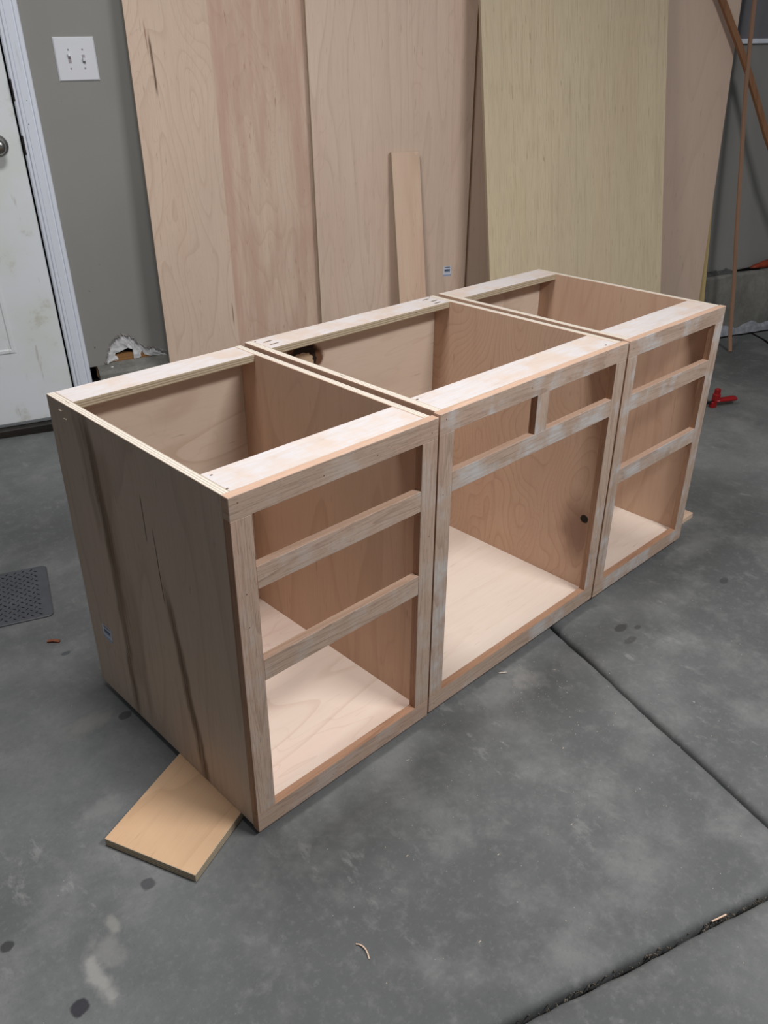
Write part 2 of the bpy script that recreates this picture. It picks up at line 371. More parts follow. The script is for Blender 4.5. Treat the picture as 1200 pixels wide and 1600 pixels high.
def tube_strip(name, pts, wid, thk, wdir, mats, parent=None):
    """rectangular-section strip swept through pts; wdir = direction of its width"""
    vs, fs = [], []; n = len(pts); wd = Vector(wdir).normalized()
    for i, p in enumerate(pts):
        p = Vector(p); d = (Vector(pts[min(i+1, n-1)])-Vector(pts[max(i-1, 0)])).normalized()
        t_ = d.cross(wd).normalized(); ww = t_.cross(d).normalized()
        for a, b in ((-1, -1), (1, -1), (1, 1), (-1, 1)): vs.append(p+ww*(a*wid/2)+t_*(b*thk/2))
    for i in range(n-1):
        for k in range(4): fs.append((i*4+k, i*4+(k+1) % 4, (i+1)*4+(k+1) % 4, (i+1)*4+k))
    fs += [(0, 1, 2, 3), tuple(range(4*n-4, 4*n))]
    return mesh_obj(name, vs, fs, mats, parent, grain=2, off=(rnd.random()*5, rnd.random()*5))

# ------------------------------------------------------------------ frames of reference
sd = Vector((0.93948, -0.342604, 0)); sn = Vector((0.342604, 0.93948, 0))      # along the wall, away from the room
def FM(s=0.0, nn=0.0, z=0.0):
    o = sn*2.4086
    m = Matrix(((sd.x, sn.x, 0, o.x), (sd.y, sn.y, 0, o.y), (0, 0, 1, 0), (0, 0, 0, 1)))
    return m @ Matrix.Translation((s, nn, z))
wd_ = Vector((0.939227, -0.342344, 0.025554)); wn_ = Vector((0.342597, 0.939462, -0.006176)); wu_ = Vector((-0.021892, 0.014555, 0.999654))
WM = Matrix(((wd_.x, wn_.x, wu_.x, 0.82519), (wd_.y, wn_.y, wu_.y, 2.26281), (wd_.z, wn_.z, wu_.z, -0.006), (0, 0, 0, 1)))

# ------------------------------------------------------------------ floor: slabs between tooled joints
fl = struct(mesh_obj('floor', [(-6, -5, -.035), (8, -5, -.035), (8, 6, -.035), (-6, 6, -.035)], [(0, 1, 2, 3)], [m_joint]))
def sn2w(s, n): return sd*s+sn*n
def slab(corners, joints, gap):
    """corners CCW in (s, n); joints[i] True when edge i (corner i -> i+1) borders a joint"""
    pts, ins = [], []
    k = len(corners)
    for i in range(k):
        a = Vector(corners[i]); b = Vector(corners[(i+1) % k]); L = (b-a).length; d = (b-a)/L
        nin = Vector((-d.y, d.x)); prev = joints[i-1]
        pa = Vector(corners[i-1]); dp = (a-pa).normalized(); npv = Vector((-dp.y, dp.x))
        steps = int(L/.022) if joints[i] else 1
        for j in range(steps):
            q = a+d*L*j/steps
            if joints[i] and j:
                if L*j/steps < .05 or L*(steps-j)/steps < .05: continue
                jit = rnd.uniform(-.0011, .0011)+.0012*math.sin(j*.37)
                q = q+nin*jit; inn = nin
            else:
                inn = nin*(1 if joints[i] else 0)+npv*(1 if (j == 0 and prev) else 0)
            pts.append(q); ins.append(inn)
    prof = ((.034, 0), (.020, -.0014), (.010, -.0040), (.004, -.0085), (.0, -.016), (.0, -.034))
    n = len(pts); vs, fs = [], []
    for (inset, z) in prof:
        for q, i_ in zip(pts, ins):
            r = q+i_*(inset+gap/2); w3 = sn2w(r.x, r.y); vs.append((w3.x, w3.y, z))
    fs.append(tuple(range(n)))
    for j in range(len(prof)-1):
        for i in range(n): fs.append((j*n+i, j*n+(i+1) % n, (j+1)*n+(i+1) % n, (j+1)*n+i))
    o = mesh_obj('floor_slab', vs, fs, [m_floor], fl)
    for p in o.data.polygons: p.use_smooth = (len(p.vertices) == 4)
def J1(n): return .9595+(.361-n)*.026
def J2(s): return -.5253+(s-.2713)*.0152
cx_n = J2(.983); cx = J1(cx_n)
slab([(-5, J2(-5)), (cx, cx_n), (J1(2.6), 2.6), (-5, 2.6)], [True, True, False, False], .009)
slab([(cx, cx_n), (6, J2(6)), (6, 2.6), (J1(2.6), 2.6)], [True, False, False, True], .009)
slab([(-5, -4), (J1(-4), -4), (cx, cx_n), (-5, J2(-5))], [False, True, True, False], .009)
slab([(J1(-4), -4), (6, -4), (6, J2(6)), (cx, cx_n)], [False, False, True, True], .009)
# crumbs lodged in the front joint
vs, fs = [], []
def chip(c, a, sx, sy, sz, vs, fs):
    b = len(vs); ca, sa = math.cos(a), math.sin(a)
    for dx, dy, dz in ((-1, -1, 0), (1, -.7, 0), (.8, 1, 0), (-1, .8, 0), (-.7, -.6, 1), (.7, -.5, 1), (.5, .6, 1), (-.6, .5, 1)):
        x, y = dx*sx, dy*sy; vs.append((c[0]+x*ca-y*sa, c[1]+x*sa+y*ca, c[2]+dz*sz))
    for f in ((0, 3, 2, 1), (4, 5, 6, 7), (0, 1, 5, 4), (1, 2, 6, 5), (2, 3, 7, 6), (3, 0, 4, 7)): fs.append(tuple(b+i for i in f))
for i in range(150):
    s = rnd.uniform(.15, 1.1); n = J2(s)+rnd.uniform(-.004, .004); q = sn2w(s, n)
    chip((q.x, q.y, rnd.uniform(-.016, -.010)), rnd.uniform(0, 3), rnd.uniform(.001, .0035), rnd.uniform(.0008, .002), .0025, vs, fs)
o = mesh_obj('joint_grit', vs, fs, [m_grit], fl); o['kind'] = 'stuff'
# short settling crack near the back wall
cr = [(4.36, 1.02), (4.30, .978), (4.255, .93), (4.213, .871), (4.165, .80), (4.118, .754), (4.02, .66)]
vs, fs = [], []
for i, (x, y) in enumerate(cr): vs += [(x-.007, y+.006, .0006), (x+.007, y-.006, .0006)]
for i in range(len(cr)-1): fs.append((2*i, 2*i+1, 2*i+3, 2*i+2))
mesh_obj('floor_crack', vs, fs, [m_joint], fl)

# ------------------------------------------------------------------ back wall
hole = [(.068, .2545), (.074, .272), (.086, .300), (.093, .322), (.104, .340), (.118, .352), (.126, .364), (.142, .368), (.158, .375), (.172, .369), (.188, .362), (.200, .352),
        (.206, .338), (.222, .330), (.236, .316), (.250, .306), (.262, .309), (.278, .301), (.296, .297), (.312, .284), (.326, .280), (.338, .266), (.352, .258)]
outline = [(-2.6, .05), (-1.02, .05), (-1.02, 2.10), (-.003, 2.10), (-.003, .252)] + hole + [(.36, .2565), (2.0, .268), (3.36, .273), (4.9, .283), (4.9, 2.75), (-2.6, 2.75)]
wall = struct(extrude_poly('wall_back', outline, 0, .013, [m_wall])); wall.matrix_world = WM
stud = mesh_obj('sill_plate', [(.03, .014, .2), (.9, .014, .2), (.9, .014, .292), (.03, .014, .285), (.03, .06, .2), (.9, .06, .2), (.9, .06, .292), (.03, .06, .285)],
                [(0, 1, 2, 3), (4, 5, 6, 7), (0, 1, 5, 4), (1, 2, 6, 5), (2, 3, 7, 6), (3, 0, 4, 7)], [m_sill], wall, grain=0)
mesh_obj('wall_cavity', [(-.02, .062, .18), (.9, .062, .18), (.9, .062, .6), (-.02, .062, .6)], [(0, 1, 2, 3)], [m_black], wall)
# crumbling gypsum: lumpy band between torn paper line and the inner hole
inner = [(.118, .262), (.128, .268), (.120, .280), (.112, .288), (.122, .296), (.135, .299), (.150, .304), (.160, .307), (.170, .309), (.180, .308), (.192, .302),
         (.190, .290), (.189, .262), (.212, .262), (.219, .264), (.222, .284), (.224, .292), (.236, .272), (.26, .262), (.285, .258), (.31, .257), (.33, .256), (.345, .255)]
def gyp():
    vs, fs = [], []; n = len(hole)
    rows = 5
    for i in range(n):
        a, b = hole[i], inner[i]
        for j in range(rows):
            f = j/(rows-1)
            y = .002+.009*f+rnd.uniform(-.003, .003)
            vs.append((a[0]*(1-f)+b[0]*f+rnd.uniform(-.0025, .0025)*(0 < j < rows), y, a[1]*(1-f)+b[1]*f+rnd.uniform(-.0025, .0025)))
    for i in range(n-1):
        for j in range(rows-1): q = i*rows+j; fs.append((q, q+1, q+rows+1, q+rows))
    return mesh_obj('crumbled_gypsum', vs, fs, [m_gyp], wall)
gyp()
vs, fs = [], []
for i in range(len(hole)-1):
    for k in range(3):
        f = rnd.random(); a = hole[i]; b = hole[i+1]; x = a[0]*(1-f)+b[0]*f; z = a[1]*(1-f)+b[1]*f
        if z < .262: continue
        q = len(vs); L = rnd.uniform(.006, .016); an = rnd.uniform(-.6, .6)+(.35 if x < .15 else -.35); out = rnd.uniform(.002, .008)
        dx, dz = math.cos(an)*L, math.sin(an)*L
        vs += [(x-dx*.5, -.0005, z-dz*.5+.003), (x+dx*.5, -.0005, z+dz*.5+.003), (x+dx*.4, -out, z+dz*.5-rnd.uniform(.002, .008)), (x-dx*.3, -out*.6, z-dz*.5-rnd.uniform(.002, .006))]
        fs.append((q, q+1, q+2, q+3))
o = mesh_obj('torn_paper', vs, fs, [m_paper], wall); o['kind'] = 'stuff'
vs, fs = [], []
for (x, z, s_) in ((.092, .259, .006), (.135, .249, .008), (.128, .247, .007), (.146, .250, .005), (.165, .252, .006), (.175, .254, .004), (.102, .252, .004), (.19, .25, .004)):
    chip((x, -.02-rnd.random()*.02, z-.012), rnd.random(), s_, s_*.7, s_*.8, vs, fs)
o = mesh_obj('plaster_crumbs', vs, fs, [m_gyp], wall); o['kind'] = 'stuff'
# foundation ledge with chamfered top
def foundation():
    xs = [.034+.05*i for i in range(98)]; vs, fs = [], []
    prof = [(.03, .262), (-.006, .250), (-.052, .244), (-.070, .232), (-.074, .12), (-.076, -.02), (-.078, -.2), (.03, -.2)]
    for x in xs:
        for j, (y, z) in enumerate(prof):
            up = .006*x if j < 4 else 0
            r_ = .0035 if j in (2, 3) else .0012
            vs.append((x, y+(rnd.uniform(-r_, r_) if y < .02 else 0), z+up+(rnd.uniform(-r_, r_) if j < 4 and y < .02 else 0)))
    n = len(prof)
    for i in range(len(xs)-1):
        for j in range(n): fs.append((i*n+j, i*n+(j+1) % n, (i+1)*n+(j+1) % n, (i+1)*n+j))
    fs += [tuple(range(n)), tuple(range(len(xs)*n-n, len(xs)*n))]
    o = struct(mesh_obj('wall_foundation', vs, fs, [m_found])); o.matrix_world = WM
    # uneven pale bead along its foot
    vs, fs = [], []; m = 60; prev = 0
    for i in range(m):
        x = 3.2+i*.03; fz = .0045-.0251*x-.004; hgt = .046+.014*math.sin(i*.9)+rnd.uniform(-.008, .008)
        vs += [(x, -.078, fz+hgt+.012), (x, -.088, fz+hgt*.8), (x, -.094+rnd.uniform(-.005, .003), fz-.004)]
    for i in range(m-1):
        for j in range(2): q = i*3+j; fs.append((q, q+1, q+4, q+3))
    mesh_obj('base_sealant', vs, fs, [m_white_foam], o)
    vs, fs = [], []
    for i in range(m):
        x = 3.1+i*.03; fz = .0045-.0251*x
        vs += [(x, -.090, fz+.001), (x, -.112+rnd.uniform(-.006, .006), fz+.0015)]
    for i in range(m-1): q = i*2; fs.append((q, q+1, q+3, q+2))
    mesh_obj('base_gap', vs, fs, [m_joint], o)
foundation()
# white ledge strip with the violet-grey panel above it, right-hand end of the wall
o = struct(board('trim_1', None, 3.0, 4.9, -.020, 0, 1.396, 1.417, 0, [m_casing], mat=WM))
o = struct(board('wall_upper_panel', None, 2.98, 4.9, -.006, 0, 1.417, 2.7, 0, [m_wall_up], mat=WM))
o = struct(board('wall_far', None, -2.6, 4.9, .10, .14, -.2, 2.75, 0, [m_wall], mat=WM))

# ------------------------------------------------------------------ door
door = struct(board('door_1', None, -.985, -.079, .016, .056, .058, 2.085, 2, [m_door], bev=.002, mat=WM))
def panel(x0, x1, z0, z1):
    prof = ((0, .016), (.006, .012), (.016, .0115), (.024, .019), (.040, .0205), (.052, .0165))
    vs, fs = [], []
    for ins, y in prof:
        vs += [(x0+ins, y, z0+ins), (x1-ins, y, z0+ins), (x1-ins, y, z1-ins), (x0+ins, y, z1-ins)]
    for j in range(len(prof)-1):
        for k in range(4): fs.append((j*4+k, j*4+(k+1) % 4, (j+1)*4+(k+1) % 4, (j+1)*4+k))
    fs.append(tuple(range(len(prof)*4-4, len(prof)*4)))
    mesh_obj('door_panel', vs, fs, [m_door], door)
for (x0, x1) in ((-.49, -.262), (-.80, -.572)):
    panel(x0, x1, .350, .88)
    panel(x0, x1, 1.30, 1.92)
AX = Matrix.Translation((-.161, .016, 1.119)) @ Matrix.Rotation(math.radians(90), 4, 'X')
knob = lathe('door_knob', [(.0385, 0), (.0385, .004), (.035, .008), (.020, .010), (.0155, .014), (.0135, .030), (.016, .036), (.025, .042), (.0285, .052), (.0275, .062), (.021, .069), (.010, .0715)], door, [m_nickel], 40, AX)
knob['label'] = 'round satin nickel knob with wide rosette'
AX2 = Matrix.Translation((-.161, .016, 1.285)) @ Matrix.Rotation(math.radians(90), 4, 'X')
lathe('deadbolt', [(.033, 0), (.033, .006), (.030, .012), (.020, .016), (.012, .017)], door, [m_nickel], 32, AX2)
board('door_sweep', door, -.985, -.079, .014, .054, .047, .058, 0, [m_seal])
cas = struct(mesh_obj('trim_2', [], [], [m_casing])); bpy.data.meshes.remove(cas.data) if False else None
def casing():
    pr = [(-.0725, .045), (-.0725, .000), (-.068, -.006), (-.0600, -.007), (-.0560, -.013), (-.049, -.0135), (-.047, -.0115), (-.0445, -.0145), (-.022, -.0165), (-.0185, -.0125), (-.0165, -.0125), (-.013, -.0175),
          (-.003, -.0175), (.001, -.015), (.003, -.009), (.003, .0), (.003, .045)]
    vs, fs = [], []; zz = (.0, 2.12)
    for z in zz: vs += [(x, y, z) for x, y in pr]
    n = len(pr)
    for j in range(n): fs.append((j, (j+1) % n, n+(j+1) % n, n+j))
    fs += [tuple(range(n)), tuple(range(n, 2*n))]
    return vs, fs
bpy.data.objects.remove(cas)
v_, f_ = casing(); cas = struct(mesh_obj('trim_2', v_, f_, [m_casing])); cas.matrix_world = WM
o = struct(board('trim_3', None, -1.06, .003, -.0175, .045, 2.085, 2.16, 0, [m_casing], mat=WM))
o = struct(board('trim_4', None, -1.06, -.988, -.0175, .045, .0, 2.12, 2, [m_casing], mat=WM))
board('door_gap', cas, -.0795, -.0705, .030, .046, .05, 2.085, 2, [m_black])
board('strike_recess', cas, -.0735, -.0655, -.0075, .01, 1.083, 1.150, 2, [m_bronze], bev=.003)
board('strike_recess', cas, -.0735, -.0662, -.0075, .01, 1.262, 1.335, 2, [m_bronze], bev=.003)
board('nail_hole', cas, -.0415, -.0385, -.0150, -.0140, 1.184, 1.188, 2, [m_bronze], bev=0)
board('nail_hole', cas, -.0315, -.0290, -.0160, -.0150, 1.262, 1.265, 2, [m_bronze], bev=0)
th = struct(board('door_threshold', None, -1.0, -.03, -.028, .09, -.02, .046, 0, [m_bronze], bev=.003, mat=WM))

# ------------------------------------------------------------------ light switch
sw = empty('light_switch', 'white plastic double toggle light switch on the grey wall beside the door', 'light switch', WM @ Matrix.Translation((.1665, 0, 1.391)))
def plate(parent, hw, hh, t_):
    pr = ((0, 0), (0, -.0025), (.004, -t_)); vs, fs = [], []
    for ins, y in pr: vs += [(-hw+ins, y, -hh+ins), (hw-ins, y, -hh+ins), (hw-ins, y, hh-ins), (-hw+ins, y, hh-ins)]
    for j in range(2):
        for k in range(4): fs.append((j*4+k, j*4+(k+1) % 4, (j+1)*4+(k+1) % 4, (j+1)*4+k))
    fs += [(8, 9, 10, 11), (0, 1, 2, 3)]
    return mesh_obj('cover_plate', vs, fs, [m_plastic], parent)
plate(sw, .0712, .0705, .0065)
for k, (dx, up) in enumerate(((-.0235, 1), (.0255, -.2))):
    board('switch_slot', sw, dx-.0052, dx+.0052, -.0075, -.0055, -.0135, .0135, 2, [m_slot], bev=.0005)
    tg = board('toggle', sw, dx-.0042, dx+.0042, -.021, -.006, -.0055, .0055, 2, [m_plastic], bev=.0012)
    tg.data.transform(Matrix.Translation((0, 0, .006*up)) @ Matrix.Rotation(math.radians(-24*up), 4, 'X'))
    for sz in (.030, -.030):
        ax = Matrix.Translation((dx, -.0065, sz)) @ Matrix.Rotation(math.radians(90), 4, 'X')
        lathe('screw', [(.0032, 0), (.0030, .0008), (.001, .0012)], sw, [m_slot], 12, ax)

# ------------------------------------------------------------------ sheets leaning on the wall
def lean(name, label, cat, s0, s1, z1, off, b, H, thk, mats, tilt=0.0, grain=2, offuv=None, group=None, bz=0.0):
    """sheet whose front face runs from distance off+b at the floor; tilt in its own plane"""
    ang = math.atan2(b, H)
    M = FM(s0, -(off+b), bz) @ Matrix.Rotation(-ang, 4, 'X') @ Matrix.Rotation(tilt, 4, 'Y')
    o = board(name, None, 0, s1-s0, 0, thk, 0, z1, grain, mats, thick=1, bev=.0006, off=offuv or (rnd.random()*9, rnd.random()*9))
    o.matrix_world = M
    tag(o, label, cat, group or ('plywood sheets leaning on the back wall' if cat == 'plywood' else None))
    return o
lip = .0
shA = lean('plywood_sheet', 'maple plywood sheet with a dark mineral mark, leaning nearest the light switch', 'plywood', .3045, 1.5245, 2.42, .02, .16, 2.4, .018, [m_sheetA, m_edge_dark], offuv=(0, 0))
shB = lean('plywood_sheet', 'pale maple plywood sheet with a small sticker, behind the short upright board', 'plywood', .973, 1.70, 2.41, .054, .16, 2.4, .018, [m_sheetB, m_edge_dark])
for v in shB.data.vertices:
    if v.co.x > .4: v.co.x += -.034+.036*v.co.z          # right edge cut slightly out of square
shC = lean('plywood_sheet', 'rosy plywood sheet showing as a shaded strip left of the yellowish sheet', 'plywood', 1.545, 2.02, 2.38, .026, .16, 2.4, .006, [m_sheetC, m_edge_dark])
shD = lean('plywood_sheet', 'yellowish plywood sheet leaning in front of the others', 'plywood', 1.662, 2.603, 2.30, .07, .48, 2.4, .018, [m_sheetD, m_edge_dark])
shE = lean('plywood_sheet', 'rosy plywood sheet right of the yellowish one, behind the slanting trim strip', 'plywood', 2.03, 3.169, 2.40, .028, .14, 2.4, .012, [m_sheetC, m_edge_dark])
shF = lean('wooden_plank', 'narrow yellow plank peeking out past the rightmost plywood sheet', 'plank', 3.045, 3.250, 1.35, .014, .13, 2.4, .011, [m_sheetF, m_edge_dark], tilt=-.078)
shP = lean('short_board', 'short narrow maple board standing upright against the pale sheet behind the middle cabinet', 'board', 1.308, 1.438, 1.072, .007, .35, 2.0, .019, [m_board, m_edge_dark])

def sticker(parent, M, wx, hz, name='sticker'):
    me = bpy.data.meshes.new(name); me.from_pydata([(0, -.0004, 0), (wx, -.0004, 0), (wx, -.0004, hz), (0, -.0004, hz)], [], [(0, 1, 2, 3)])
    uvl = me.uv_layers.new(); 
    for i, c_ in enumerate(((0, 0), (1, 0), (1, 1), (0, 1))): uvl.data[i].uv = c_
    o = link(name, me, parent, [m_sticker]); o.matrix_local = M
    return o
sticker(shB, Matrix.Translation((.598, 0, .526)), .041, .044)

# thin bowed trim strips leaning at the right-hand end
def FMp(s, off, z): return FM() @ Vector((s, -off, z))
p1 = [(3.2885, .329, .003), (3.286, .310, .077), (3.272, .274, .368), (3.254, .247, .581), (3.240, .218, .813), (3.222, .182, 1.102), (3.210, .157, 1.302), (3.207, .135, 1.478), (3.207, .114, 1.651), (3.214, .09, 1.9)]
st1 = tube_strip('trim_strip', [FMp(*p) for p in p1], .021, .008, sd, [m_stick])
tag(st1, 'thin bowed wooden strip standing on the floor against the foundation', 'wood strip')
p2 = [(4.151, .415, .01), (3.918, .36, .30), (3.677, .285, .64), (3.480, .225, .90), (3.375, .19, 1.076), (3.306, .165, 1.209), (3.236, .145, 1.333), (3.139, .128, 1.476), (3.012, .115, 1.641), (2.85, .098, 1.83)]
st2 = tube_strip('trim_strip', [FMp(*p) for p in p2], .031, .016, sd, [m_stick2])
tag(st2, 'darker brown trim strip slanting across the rightmost plywood sheet', 'wood strip')

# ------------------------------------------------------------------ base cabinets
H = .762; D = .652; R_ = .0445
def cabinet(label, x, y, z, yaw, W, ol, orr, kind, oak, mats_back, mat_right, left_out):
    c = empty('base_cabinet', label, 'cabinet', Matrix.Translation((x, y, z)) @ Matrix.Rotation(yaw, 4, 'Z'), group='unfinished base cabinets in a row')
    zb = .019-z                       # underside of the boxes, all level
    ff = [oak, m_oak_top]
    # face frame
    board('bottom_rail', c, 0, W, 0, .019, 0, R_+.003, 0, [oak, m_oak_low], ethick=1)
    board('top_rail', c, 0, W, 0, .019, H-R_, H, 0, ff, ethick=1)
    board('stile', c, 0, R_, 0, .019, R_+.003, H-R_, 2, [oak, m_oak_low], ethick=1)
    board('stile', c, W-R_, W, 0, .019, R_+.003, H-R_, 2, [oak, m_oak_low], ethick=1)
    def mid(z0, z1): board('middle_rail', c, R_, W-R_, .0004, .019, z0, z1, 0, ff, ethick=1)
    if kind == 'drawers1': mid(.5685, .6150); mid(.366, .414)
    if kind == 'drawers3': mid(.566, .612); mid(.354, .3985)
    if kind == 'sink':
        mid(.577, .6235)
        board('center_stile', c, .3265, .3705, .0004, .019, .6235, H-R_, 2, [oak, m_oak_low], ethick=1)
    T = .018
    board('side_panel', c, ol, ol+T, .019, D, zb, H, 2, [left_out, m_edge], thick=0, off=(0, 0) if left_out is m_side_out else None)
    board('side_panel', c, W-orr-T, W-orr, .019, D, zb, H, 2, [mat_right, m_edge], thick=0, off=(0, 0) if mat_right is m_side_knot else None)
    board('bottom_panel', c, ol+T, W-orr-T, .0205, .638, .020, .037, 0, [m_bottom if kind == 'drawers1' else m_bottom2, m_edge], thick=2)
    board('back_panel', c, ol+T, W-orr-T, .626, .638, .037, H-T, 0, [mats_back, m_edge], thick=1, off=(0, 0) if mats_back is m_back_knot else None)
    board('front_stretcher', c, ol+T, W-orr-T, .019, .106, H-T, H-.0004, 0, [m_stretch, m_edge], thick=2)
    bs = board('back_stretcher', c, ol+T, W-orr-T, .569, D, H-T, H-.0004, 0, [m_stretch, m_edge_dark], thick=2)
    return c
c1 = cabinet('unfinished cabinet with three drawer openings and a streaked bare side, at the left end', 0, 0, .013, 0, .4967, 0, .006, 'drawers1', m_oak, m_back, m_side_in, m_side_out)
c2 = cabinet('middle unfinished cabinet with two small openings above one wide opening', .4996, -.0009, .0179, .0044, .6939, .006, .006, 'sink', m_oak2, m_back_knot, m_side_knot, m_side_in)
c3 = cabinet('narrow unfinished cabinet with three drawer openings at the far right end', 1.1952, -.00115, .0201, -.0052, .5033, .006, .006, 'drawers3', m_oak2, m_back, m_side_in, m_side_in)
# sticker on the bare side panel
sticker(c1, Matrix(((0, 1, 0, 0), (-1, 0, 0, .592), (0, 0, 1, .170), (0, 0, 0, 1))), .044, .040)
# pocket-screw slots and nail dimples
def slot(c, x, y, ang, L=.030, wd=.0052, name='pocket_hole', z=H):
    vs, fs = [], []; n = 12
    for k in range(n):
        a = 2*math.pi*k/n; px, py = L/2*math.cos(a), wd/2*math.sin(a); ca, sa = math.cos(ang), math.sin(ang)
        vs.append((x+px*ca-py*sa, y+px*sa+py*ca, z))
    vs2 = [((v[0]-x)*.5+x, (v[1]-y)*.5+y, z-.0002) for v in vs]
    fs = [(k, (k+1) % n, n+(k+1) % n, n+k) for k in range(n)]+[tuple(range(n, 2*n))]
    mesh_obj(name, vs+vs2, fs, [m_hole], c)
m_hole = plain('dark_pilot_hole', (112, 88, 70), .9, spec=.1)
for (x, y) in ((.053, .620), (.053, .594), (.636, .632), (.643, .606), (.634, .585)): slot(c2, x, y, .05)
for (x, y) in ((.665, .645), (.03, .640)): slot(c2, x, y, .2, .006, .004, 'nail_hole')
for (x, y) in ((.0285, .09), (.633, .028)): slot(c2, x, y, .2, .008, .005, 'nail_hole')
for (x, y) in ((.475, .635), (.482, .61), (.012, .64), (.030, .09), (.02, .03)): slot(c1, x, y, .2, .006, .004, 'nail_hole')
slot(c3, .02, .64, .2, .005, .003, 'nail_hole')
def fnail(c, x, z):
    vs = [(x+.0014*math.cos(a*math.pi/4), -.0002, z+.0014*math.sin(a*math.pi/4)) for a in range(8)]
    mesh_obj('nail_hole', vs, [tuple(range(8))], [m_hole], c)
for (x, z) in ((.018, .748), (.20, .735), (.33, .733), (.478, .735), (.02, .50), (.02, .57), (.2, .018), (.48, .50)): fnail(c1, x, z)
for (x, z) in ((.018, .748), (.30, .742), (.018, .58), (.018, .018), (.67, .56)): fnail(c2, x, z)
for (x, z) in ((.02, .74), (.25, .745), (.485, .56)): fnail(c3, x, z)
# two splinters caught on the top edge of the side panel
for (yy, zz) in ((.592, .742), (.575, .728)):
    o = board('splinter', c1, -.0022, 0, yy-.007, yy+.007, zz-.0008, zz+.0008, 1, [m_edge], bev=0)

# ------------------------------------------------------------------ scrap boards under the cabinets
e = Vector((.923, .385, 0)).normalized(); f_ = Vector((.385, -.923, 0)).normalized()
M = Matrix(((e.x, -f_.x, 0, -.1513), (e.y, -f_.y, 0, -.0008), (0, 0, 1, 0), (0, 0, 0, 1)))
sc = board('plywood_offcut', None, 0, .46, 0, .2158, 0, .0188, 0, [m_scrap, m_edge_dark], thick=2, mat=M)
tag(sc, 'square-ended tan plywood offcut on the floor under the near left cabinet corner', 'board')
sc2 = board('plywood_offcut', None, 1.42, 1.895, .0501, .17, 0, .0188, 0, [m_board, m_board], thick=2)
tag(sc2, 'rosy offcut board poking out from under the far right cabinet', 'board')

# ------------------------------------------------------------------ rubber mat
a = Vector((.0422, 1.0211, 0)); b_ = Vector((.142, 1.2932, 0)); ey = (b_-a).normalized(); ex = Vector((ey.y, -ey.x, 0)); Lm = (b_-a).length
MM = Matrix(((ex.x, ey.x, 0, a.x), (ex.y, ey.y, 0, a.y), (0, 0, 1, 0), (0, 0, 0, 1)))
mat_ = empty('rubber_mat', 'black rubber mat with raised tread pattern, on the concrete at the left edge', 'mat', MM)
def rr(x0, x1, y0, y1, r, n=5):
    out = []
    for cx_, cy_, a0 in ((x1-r, y1-r, 0), (x0+r, y1-r, 90), (x0+r, y0+r, 180), (x1-r, y0+r, 270)):
        for k in range(n+1): a_ = math.radians(a0+90*k/n); out.append((cx_+r*math.cos(a_), cy_+r*math.sin(a_)))
    return out
A_ = rr(-.52, 0, 0, Lm, .018); B_ = rr(-.517, -.003, .003, Lm-.003, .016); n = len(A_)
vs = [(x, y, 0) for x, y in A_]+[(x, y, .003) for x, y in A_]+[(x, y, .0045) for x, y in B_]
fs = [tuple(range(n)), tuple(range(2*n, 3*n))]+[(j*n+i, j*n+(i+1) % n, (j+1)*n+(i+1) % n, (j+1)*n+i) for j in range(2) for i in range(n)]
mesh_obj('mat_base', vs, fs, [m_mat], mat_)
vs, fs = [], []
nr, nc = 10, 42
for i in range(nr*2):
    for j in range(nc):
        x = -.034-j*.0115; y = .018+i*(Lm-.036)/(nr*2-1)
        if (i+j) % 2: continue
        an = math.radians(50 if i % 2 else -40)
        q = len(vs); ca, sa = math.cos(an), math.sin(an)
        for dx, dy, z in ((-.0068, 0, 0), (0, -.0022, 0), (.0068, 0, 0), (0, .0022, 0), (-.003, 0, .0016), (.003, 0, .0016)):
            vs.append((x+dx*ca-dy*sa, y+dx*sa+dy*ca, .0045+z))
        for f in ((0, 1, 4), (1, 5, 4), (1, 2, 5), (2, 3, 5), (3, 4, 5), (3, 0, 4)): fs.append(tuple(q+t_ for t_ in f))
o = mesh_obj('raised_tread', vs, fs, [m_tread], mat_); o['kind'] = 'stuff'

# ------------------------------------------------------------------ small things by the wall
cl = empty('bar_clamp', 'small red bar clamp lying on the floor beyond the far right cabinet', 'clamp', Matrix.Translation((2.945, .500, 0)) @ Matrix.Rotation(-.42, 4, 'Z'))
board('clamp_bar', cl, -.42, .0, -.003, .003, .018, .032, 0, [m_steel])
board('clamp_jaw', cl, -.016, .012, -.012, .012, .0, .028, 0, [m_red], bev=.003)
board('clamp_body', cl, -.004, .024, -.014, .014, .024, .064, 0, [m_red], bev=.003)
board('clamp_trigger', cl, .0, .022, -.011, .011, .062, .088, 0, [m_red], bev=.003)
vs, fs = [], []; seg = 12
prof = ((.006, .010), (.03, .010), (.06, .0115), (.10, .0125), (.118, .0115), (.126, .006))
for x, r_ in prof:
    for k in range(seg): a_ = 2*math.pi*k/seg; vs.append((x, r_*1.7*math.cos(a_), .030+r_*.9*math.sin(a_)))
for i in range(len(prof)-1):
    for k in range(seg): fs.append((i*seg+k, i*seg+(k+1) % seg, (i+1)*seg+(k+1) % seg, (i+1)*seg+k))
fs += [tuple(range(seg)), tuple(range((len(prof)-1)*seg, len(prof)*seg))]
mesh_obj('clamp_handle', vs, fs, [m_red], cl, True)

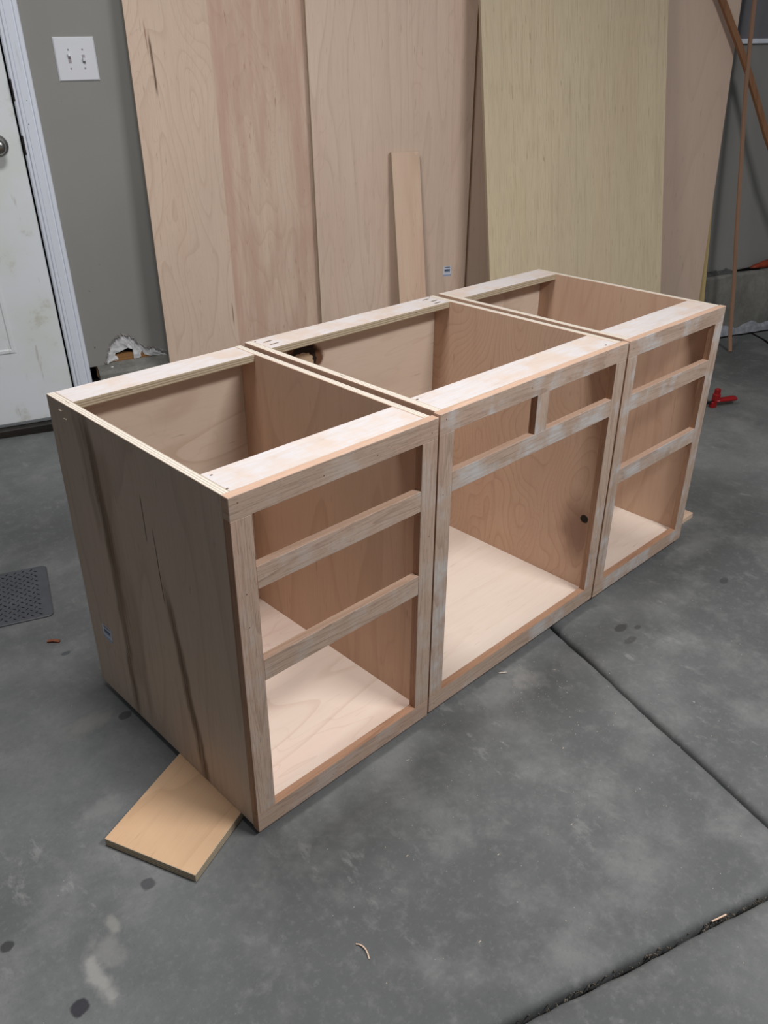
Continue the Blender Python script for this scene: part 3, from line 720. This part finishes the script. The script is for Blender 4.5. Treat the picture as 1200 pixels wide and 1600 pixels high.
tool = empty('hand_tool', 'orange-handled tool with a thin black blade lying on the foundation ledge', 'tool', WM @ Matrix.Translation((3.53, -.032, .266)))
mesh_obj('blade', [(-.02, .006, .004), (.16, .004, .004), (.16, -.03, .004), (-.02, .0, .004), (-.02, .006, .007), (.16, .004, .018), (.16, -.03, .012), (-.02, .0, .006)],
         [(0, 1, 2, 3), (4, 5, 6, 7), (0, 1, 5, 4), (1, 2, 6, 5), (2, 3, 7, 6), (3, 0, 4, 7)], [m_black], tool)
vs, fs = [], []
for x, yc, zc, ry, rz in ((.105, -.006, .012, .008, .005), (.14, -.010, .018, .018, .012), (.20, -.012, .024, .024, .020), (.27, -.012, .028, .026, .026), (.36, -.012, .030, .026, .028), (.42, -.012, .030, .018, .02)):
    for k in range(10): a_ = 2*math.pi*k/10; vs.append((x, yc+ry*math.cos(a_), zc+rz*math.sin(a_)))
for i in range(5):
    for k in range(10): fs.append((i*10+k, i*10+(k+1) % 10, (i+1)*10+(k+1) % 10, (i+1)*10+k))
fs += [tuple(range(10)), tuple(range(50, 60))]
mesh_obj('handle', vs, fs, [m_orange], tool, True)

# crumpled clear film on the ledge
vs, fs = [], []; nx, ny = 16, 6
for i in range(nx):
    for j in range(ny):
        vs.append((i*.0165, -.055+j*.011, .258+abs(rnd.gauss(0, 1))*.005+.003*j*.5))
for i in range(nx-1):
    for j in range(ny-1): q = i*ny+j; fs.append((q, q+1, q+ny+1, q+ny))
o = mesh_obj('plastic_film', vs, fs, [m_film]); o.matrix_world = WM @ Matrix.Translation((3.26, 0, .010))
tag(o, 'crumpled clear plastic film on the foundation ledge beside the rightmost sheet', 'plastic film')

# ------------------------------------------------------------------ chips and shavings on the floor
def sliver(name, pts, wid, thk, m, label, cat):
    o = tube_strip(name, pts, wid, thk, (0, 0, 1), [m]); tag(o, label, cat); return o
sliver('wood_sliver', [(-.026, .917, .003), (-.0138, .9063, .005), (-.002, .894, .003)], .003, .010, m_rust, 'reddish sliver of wood on the floor near the rubber mat', 'wood chip')
sliver('wood_shaving', [(-.0175, -.308, .0015), (-.0140, -.314, .003), (-.0125, -.321, .004), (-.0130, -.329, .004), (-.0155, -.337, .003), (-.0195, -.345, .0015)], .0012, .0022, m_board, 'curled pale wood shaving on the open floor in front of the cabinets', 'wood shaving')
sliver('wood_shaving', [(.752, -.013, .002), (.768, -.026, .003)], .002, .003, m_edge, 'short pale shaving on the floor just in front of the middle cabinet', 'wood shaving')
sliver('wood_sliver', [(.490, -.7275, -.008), (.522, -.7395, -.007)], .002, .0025, m_board, 'pale splinter lodged in the front floor joint', 'wood chip')
vs, fs = [], []
for i in range(620):
    if i < 170: x, y = rnd.gauss(.55, .35), rnd.gauss(-.25, .22)
    elif i < 230: x, y = rnd.gauss(.80, .10), rnd.gauss(-.11, .06)
    else: x, y = rnd.uniform(-.9, 3.5), rnd.uniform(-1.1, 1.9)
    if -.02 < x < 1.72 and -.02 < y < .66: continue
    if -.26 < x < .02 and -.03 < y < .32: continue
    if x < .2 and .95 < y < 1.6: continue
    if x*.342604+y*.93948 > 1.85: continue
    k = rnd.random(); L = rnd.uniform(.0006, .0012) if k < .94 else rnd.uniform(.002, .0045)
    chip((x, y, .0), rnd.uniform(0, 3.1), L, min(L, .0009), .0007, vs, fs)
o = mesh_obj('sawdust', vs, fs, [m_shav]); o['kind'] = 'stuff'
tag(o, 'fine pale sawdust specks scattered over the concrete floor', 'sawdust')
